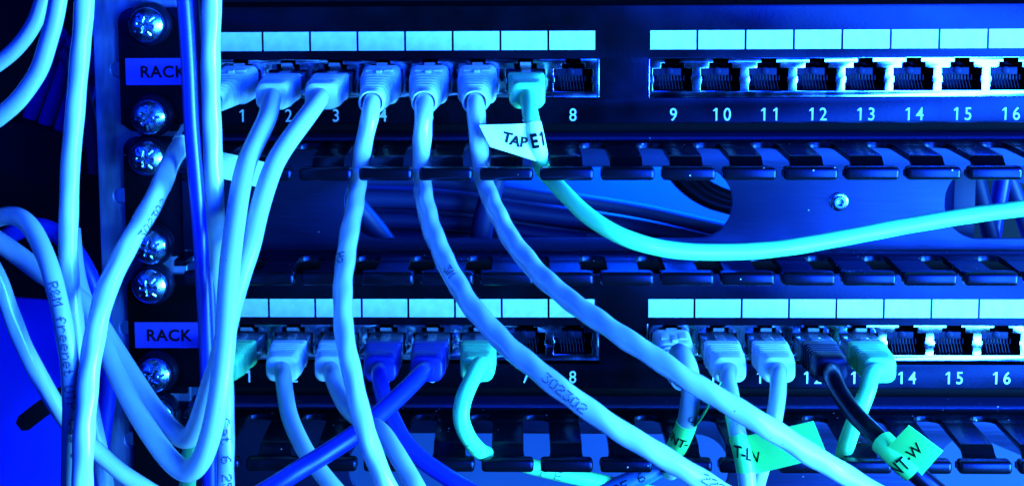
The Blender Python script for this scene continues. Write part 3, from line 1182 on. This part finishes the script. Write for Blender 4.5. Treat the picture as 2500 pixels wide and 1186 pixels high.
root, c, j = patch('patch_cable', 'dark blue cable from lower port 4 heading down to the right', BLUEJ, 2.6,
    [(927, 918, 37), (931, 948, 40), (941, 985, 44), (957, 1020, 48), (986, 1075, 53), (1031, 1122, 57), (1082, 1157, 60), (1122, 1183, 62), (1180, 1215, 64)], 3, True, 'block', 0.2, -0.8, BLUEB, length=26.5)
root, c, j = patch('patch_cable', 'dark blue cable from lower port 5 crossing down to the left over two others', BLUEJ, 2.7,
    [(1030, 910, 40), (986, 955, 54), (930, 1006, 66), (879, 1051, 74), (803, 1102, 80), (728, 1147, 85), (667, 1186, 88), (600, 1226, 90)], 4, True, 'block', -0.8, -0.8, BLUEB, length=26.5)
root, c, j = patch('patch_cable', 'mint green cable from lower port 6 curling down into the bottom finger slots', GREENJ, 2.55,
    [(1168, 892, 38), (1149, 932, 45), (1131, 975, 50), (1125, 1016, 52), (1137, 1056, 50), (1160, 1090, 45), (1186, 1108, 37), (1212, 1112, 31), (1250, 1124, 28), (1330, 1146, 26), (1430, 1168, 24), (1540, 1192, 22)],
    5, True, 'block', -0.2, -0.8, GREENB, 0.015, length=26.5)
printed(c, j, dot_geo('Cat', 2.6, 0.4), 1155, 1085, -45, -0.5)
printed(c, j, dot_geo('C 1 E', 2.8, 0.4), 1320, 1150, -13, -1.4)
root, c, j = patch('patch_cable', 'short glossy grey cable from lower port 9 with a green tape wrap reading INT', GREYJ, 2.9,
    [(1656, 858, 40), (1678, 886, 45), (1686, 935, 47), (1684, 985, 47), (1677, 1031, 45), (1661, 1072, 42), (1648, 1098, 37), (1640, 1120, 30), (1636, 1150, 24)], 8, True, 'snagless', 0.6, -1.5, PALEB, 0.03)
wr = sleeve(root, c, (1678, 1030), (1652, 1092), YELLOW, 0.18)
v, f = c.letter(text_geo('INT-', 2.9, 0.9, 0.02), c.near(1664, 1064), -14, -0.3, 0.4)
make('lettering', v, f, BLACKINK, wr, smooth=False)
printed(c, j, dot_geo('C', 2.2), 1680, 1008, 70, 1.6)
tail(root, [(1694, 1044, 45), (1762, 932, 46), (1736, 982, 58), (1700, 1040, 50)], YELLOW, 0.3)
root, c, j = patch('patch_cable', 'pale cable from lower port 10 with a broad green tape flag reading INT-LAN', PALEJ, 2.6,
    [(1776, 925, 38), (1783, 958, 44), (1789, 995, 50), (1796, 1036, 56), (1804, 1072, 60), (1814, 1110, 62), (1821, 1149, 63), (1825, 1186, 64), (1830, 1230, 64)], 9, True, 'block', 0.6, -0.8, WHITEB, length=26.5)
wr = sleeve(root, c, (1802, 1066), (1820, 1150), YELLOW, 0.18)
G = Geo()
G.add(*c.letter(text_geo('T-L', 3.0, 0.9, 0.02), c.near(1812, 1107), -8, 0.2, 0.4))
make('lettering', G.v, G.f, BLACKINK, wr, smooth=False)
fl, sf, _ = tail(root, [(1808, 1066, 60.5), (1985, 1027, 70), (2020, 1112, 70), (1826, 1160, 61.5)], YELLOW, 0.6)
sheet_text(fl, text_geo('N', 3.0, 0.9, 0.02), 1843, 1112, sf, -10)
root, c, j = patch('patch_cable', 'pale cable from lower port 11 hanging behind the INT-LAN flag', PALEJ, 2.55,
    [(1900, 915, 38), (1900, 950, 43), (1896, 985, 46), (1889, 1025, 48), (1880, 1070, 49), (1866, 1120, 49), (1850, 1170, 49), (1840, 1220, 49)], 10, True, 'block', 0.4, -0.8, WHITEB, length=26.5)
root, c, j = patch('patch_cable', 'black cable from lower port 12 with a wide green tape flag reading INT-WAN', BLACKJ, 2.75,
    [(2036, 925, 40), (2051, 959, 47), (2075, 995, 55), (2106, 1030, 63), (2134, 1058, 69), (2160, 1084, 73), (2195, 1118, 76), (2240, 1158, 78), (2300, 1208, 78)], 11, True, 'block', 1.4, -0.8, BLACKB, length=26.5)
wr = sleeve(root, c, (2152, 1082), (2228, 1156), YELLOW, 0.75)
fl, sf, FL = tail(root, [(2164, 1093, 76.5), (2218, 1038, 84), (2302, 1101, 84), (2240, 1172, 80)], YELLOW, -0.4)
v, f = c.letter(text_geo('NT', 3.1, 0.95, 0.02), c.near(2202, 1129), 42, -1.9, 1.05)
make('lettering', v, f, BLACKINK, wr, smooth=False)
sheet_text(fl, text_geo('-W', 3.0, 0.9, 0.02), 2229, 1104, sf, 42)
root, c, j = patch('patch_cable', 'mint green cable from lower port 13 dropping behind the black cable', GREENJ, 2.6,
    [(2126, 915, 37), (2120, 945, 40), (2107, 980, 42), (2089, 1022, 42), (2072, 1068, 39), (2060, 1105, 34), (2050, 1140, 27)], 12, True, 'block', 0.8, -0.8, GREENB, 0.02, length=26.5)

# ------------------------------------------------------------------ free-running cables at the left
FREE = 'loose cables running past the rail'


def run(label, jmat, r, way, bump=0.0, lay=12, name='network_cable', group=FREE, cat='network cable'):
    return patch(name, label, jmat, r, way, None, group=group, bump=bump, lay=lay, cat=cat)


run('thin pale cable cutting the extreme top left corner', PALEJ, 2.35, [(118, -40, 60), (104, 0, 60), (90, 45, 60), (60, 95, 60), (25, 133, 60), (0, 152, 60), (-40, 180, 60)])
run('pale cable arcing from the top edge to the left edge below a thinner one', PALEJ, 2.6, [(146, -30, 70), (139, 15, 70), (130, 60, 70), (117, 105, 70), (97, 168, 70), (70, 212, 70), (40, 250, 70), (0, 284, 70), (-40, 312, 70)])
run('bumpy pale cable hanging straight down left of the rail', PALEJ, 2.65, [(209, -40, 82), (206, 0, 82), (201, 76, 82), (194, 152, 82), (186, 240, 82), (177, 340, 82), (171, 420, 82), (168, 510, 82), (166, 600, 82), (168, 660, 82),
    (174, 720, 82), (182, 790, 82), (188, 860, 82), (192, 930, 82), (196, 1010, 82)], 0.04, 15)
root, c, j = run('grey cable printed along its length, arching over at the far left', GREYJ, 2.6,
    [(-40, 545, 74), (0, 530, 77), (38, 527, 80), (72, 550, 84), (98, 595, 88), (119, 645, 91), (135, 703, 93), (150, 765, 95), (163, 835, 96), (172, 905, 96), (175, 970, 96), (175, 1040, 96), (173, 1110, 96), (172, 1186, 96), (171, 1240, 96)], 0.02, 14)
printed(c, j, dot_geo('R&M freenet', 2.3, 0.55), 155, 805, -80, -0.4)
printed(c, j, dot_geo('UTP Cat 6', 2.3, 0.55), 172, 1020, -86, 0.5)
run('glossy pale cable slanting from the left edge over the vivid blue sheet', WHITEJ, 2.4,
    [(-30, 630, 86), (0, 690, 86), (22, 752, 86), (50, 825, 86), (86, 900, 86), (121, 962, 86), (152, 1012, 86), (185, 1052, 86), (228, 1092, 86), (263, 1125, 86), (303, 1157, 86), (354, 1190, 86), (420, 1230, 86)], 0.03, 14)
run('short pale cable showing beside the thick grey one at the bottom edge', PALEJ, 2.4, [(215, 960, 74), (228, 1030, 76), (243, 1100, 77), (252, 1150, 77), (262, 1210, 77)])
run('deep blue cable arching behind the printed grey one, then along the rail', BLUEJ, 2.7,
    [(-20, 610, 52), (30, 570, 52), (85, 552, 52), (135, 567, 53), (180, 610, 54), (218, 675, 55), (243, 750, 55), (258, 830, 54), (264, 910, 53), (260, 980, 52), (250, 1060, 52), (242, 1140, 52), (238, 1220, 52)])
run('deep blue cable falling in front of the upper RACK sticker', BLUEJ, 2.15, [(445, -40, 72), (450, 0, 72), (460, 152, 72), (467, 303, 72), (479, 450, 72), (489, 580, 72), (498, 720, 72), (504, 850, 71), (508, 960, 70), (510, 1060, 70), (512, 1220, 70)])
run('thin navy cable running close beside the deep blue one', NAVYJ, 1.7, [(472, -40, 64), (474, 0, 64), (482, 152, 64), (487, 303, 64), (497, 450, 64), (506, 580, 64), (513, 720, 64), (518, 850, 63), (520, 960, 62), (521, 1060, 62), (522, 1220, 62)])
root, c, j = run('glossy white cable falling straight from the top edge beside upper port 1', WHITEJ, 2.75,
    [(519, -40, 68), (518, 0, 68), (515, 76, 68), (514, 152, 68), (517, 303, 68), (523, 455, 67), (526, 531, 66), (529, 620, 64), (533, 700, 62), (538, 780, 61), (543, 860, 61), (547, 940, 62), (549, 1010, 63), (550, 1090, 64), (550, 1186, 64), (550, 1240, 64)], 0.05, 16)
printed(c, j, dot_geo('Cat 6 25', 2.7, 0.5), 547, 1105, -89, 0.3)
root, c, j = run('blue cable crossing the bottom edge below the finger lips', MIDBLUEJ, 3.2, [(1640, 1118, 20), (1590, 1150, 22), (1545, 1172, 24), (1490, 1196, 25), (1420, 1222, 25)])
printed(c, j, dot_geo('CE 6', 2.6), 1535, 1172, 25, 0.4, BLACKINK)

# ------------------------------------------------------------------ behind the rack
BG = 'cables bundled behind the manager hole'


def back(label, jmat, r, way, group=BG):
    root = thing('rear_cable', label, 'network cable', tuple(W(*way[0])), group)
    c = Cable([W(*q) for q in way], r, 0.0, 12, 3)
    v, f = c.tube(14)
    make('jacket', v, f, jmat, root, sharp=80)


wallw = [W(-900, 2600, -160), W(3600, 2600, -160), W(3600, -1500, -160), W(-900, -1500, -160)]
G = Geo().box(wallw[0].x, wallw[1].x, -162, -160, wallw[0].z, wallw[2].z)
o = make('rear_wall', G.v, G.f, BACK, None, origin=(0, 160, wallw[0].z), smooth=False)
tag(o, 'flat blue-lit rear panel seen through the oval hole behind the bundled cables', 'panel')
words = ['topmost', 'second', 'third', 'fourth', 'fifth', 'sixth', 'seventh', 'eighth', 'lowest']
tops = ([700, 1180, 1440, 1800, 1900], [425, 450, 494, 562, 584])
for i, nm in enumerate(words):
    off = (0, 15, 33, 53, 70, 90, 108, 128, 146)[i]
    x1 = 1860 if i < 4 else 1430 + 30 * (i % 3)
    way = []
    for x in np.linspace(700, x1, 9):
        u = (x - 700) / 700
        way.append((x, float(np.interp(x, *tops)) + off * (1 - 0.12 * u) + 4 * math.sin(x / 90 + i * 2.1), -54 - 6 * ((i * 2) % 3) - 6 * u))
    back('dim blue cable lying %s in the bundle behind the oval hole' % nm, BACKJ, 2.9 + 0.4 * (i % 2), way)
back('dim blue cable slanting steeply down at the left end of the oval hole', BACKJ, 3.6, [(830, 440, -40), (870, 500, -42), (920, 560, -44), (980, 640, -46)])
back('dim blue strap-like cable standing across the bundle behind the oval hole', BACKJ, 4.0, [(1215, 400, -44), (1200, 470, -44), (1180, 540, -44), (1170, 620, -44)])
for k, off in enumerate((0, 26, 50)):
    back('black cable, %s of three, curving across the oval hole' % ('outermost', 'middle one', 'innermost')[k], BLACKJ, 2.2 if k else 2.9,
         [(1620 + off, 380, -50), (1660 + off * 1.0, 440, -50), (1720 + off * 0.9, 485 - off * 0.25, -50), (1800 + off, 508 - off * 0.35, -50), (1900 + off, 512 - off * 0.4, -50)],
         'black cables behind the oval hole')
for k, (x, bend) in enumerate(((2395, 20), (2440, -15), (2480, 30))):
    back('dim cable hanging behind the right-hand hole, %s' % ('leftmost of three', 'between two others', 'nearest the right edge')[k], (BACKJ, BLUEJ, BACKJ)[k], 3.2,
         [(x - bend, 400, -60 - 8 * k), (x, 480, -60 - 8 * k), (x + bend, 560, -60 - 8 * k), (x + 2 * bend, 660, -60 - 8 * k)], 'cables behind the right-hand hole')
a, b = W(2330, 400, -45), W(2375, 700, -45)
G = Geo().box(a.x, b.x, -60, -45, b.z, a.z, 0.5)
o = make('bracket', G.v, G.f, BACKJ, None, origin=(a.x, 45, b.z))
tag(o, 'upright dim blue bracket just inside the right-hand hole', 'bracket')

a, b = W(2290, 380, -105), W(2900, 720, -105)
G = Geo().box(a.x, b.x, -150, -105, b.z, a.z, 1.0)  # dark box added only to blacken the view through the hole
o = make('hole_shade_box', G.v, G.f, DARK, None, origin=(a.x, 105, b.z))
tag(o, 'black box added as stand-in darkness behind the right-hand hole', 'backing')

# dark interior at the left: slab, bundle, blue sheet and strap
p0, p1 = W(-60, 330, -40), W(330, 470, -40)
dv = (p1 - p0).normalized()
nv = Vector((-dv.z, 0, dv.x))
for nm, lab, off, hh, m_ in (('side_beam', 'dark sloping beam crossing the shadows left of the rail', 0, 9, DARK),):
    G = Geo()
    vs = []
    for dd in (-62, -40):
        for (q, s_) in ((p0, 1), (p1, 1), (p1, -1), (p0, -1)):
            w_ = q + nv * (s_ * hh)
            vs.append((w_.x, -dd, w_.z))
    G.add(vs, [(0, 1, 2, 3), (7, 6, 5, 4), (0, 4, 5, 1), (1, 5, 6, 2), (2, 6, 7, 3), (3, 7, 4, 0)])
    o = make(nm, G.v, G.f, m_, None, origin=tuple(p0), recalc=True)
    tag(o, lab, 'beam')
for k, (x0, y0, x1, y1) in enumerate(((118, 170, 55, 330), (150, 190, 92, 350), (182, 215, 130, 372), (212, 240, 168, 390))):
    back('dim blue cable, %s of four slanting in shadow beside the rail' % ('leftmost', 'second from the left', 'third from the left', 'rightmost')[k], BLUEJ, 2.6,
         [(x0 + 30, y0 - 90, -36), (x0, y0, -46), ((x0 + x1) / 2, (y0 + y1) / 2, -52), (x1, y1, -58), (x1 - 20, y1 + 60, -62)], 'cables in the shadow left of the rail')
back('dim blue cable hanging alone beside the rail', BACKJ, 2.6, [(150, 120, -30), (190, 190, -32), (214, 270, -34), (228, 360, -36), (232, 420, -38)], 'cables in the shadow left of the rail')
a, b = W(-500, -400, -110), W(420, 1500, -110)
G = Geo().box(a.x, b.x, -112, -110, b.z, a.z)  # dark sheet added to hide the lit rear wall and blacken this side
o = make('shade_sheet', G.v, G.f, DARK, None, origin=(a.x, 110, b.z), smooth=False)
tag(o, 'black sheet added as stand-in deep shadow left of the rail', 'wall')
# blue sheet: gently curved
v, f = [], []
nx, nz = 14, 14
for i in range(nx + 1):
    for k in range(nz + 1):
        x = -140 + 430 * i / nx
        y = 715 + 585 * k / nz
        v.append(W(x, y + 30 * (i / nx), -30 + 26 * (k / nz) ** 0.7 + 5 * math.sin(i / nx * 3.0)))
q = nz + 1
nn = len(v)
v += [p + Vector((0, 1.5, 0)) for p in v]
for i in range(nx):
    for k in range(nz):
        a = i * q + k
        f.append((a, a + q, a + q + 1, a + 1))
        f.append((nn + a, nn + a + 1, nn + a + q + 1, nn + a + q))
for i in range(nx):
    for (a, b) in ((i, i + 1), (nx * q + i, nx * q + i + 1), (i * q, (i + 1) * q), (i * q + nz, (i + 1) * q + nz)):
        f.append((a, b, nn + b, nn + a))
o = make('blue_sheet', v, f, BLUESHEET, None, origin=tuple(W(0, 1186, -10)), recalc=True)
tag(o, 'vivid blue smooth sheet filling the lower left corner behind the cables', 'panel')
c0 = Cable([W(48, 1040, 6), W(95, 1003, 8), W(160, 960, 8), W(240, 915, 8)], 2.6)
v, f = [], []
for i in range(len(c0.s)):
    p, t, nv_, bv = c0.frame(c0.s[i])
    wdt = 2.9 * min(1, 0.55 + i / 6)
    for (a_, b_) in ((wdt, 0.6), (wdt, -0.6), (-wdt, -0.6), (-wdt, 0.6)):
        v.append(p + bv * a_ + nv_ * b_)
for i in range(len(c0.s) - 1):
    for k in range(4):
        k2 = (k + 1) % 4
        f.append((i * 4 + k, i * 4 + k2, i * 4 + 4 + k2, i * 4 + 4 + k))
f += [(0, 1, 2, 3), tuple(reversed(range(len(v) - 4, len(v))))]
o = make('cable_strap', v, f, DARK, None, origin=tuple(W(48, 1040, 6)), recalc=True)
tag(o, 'black cable strap end sticking out over the vivid blue sheet', 'strap')

for o in bpy.data.objects:
    if 'base' in o:
        del o['base']
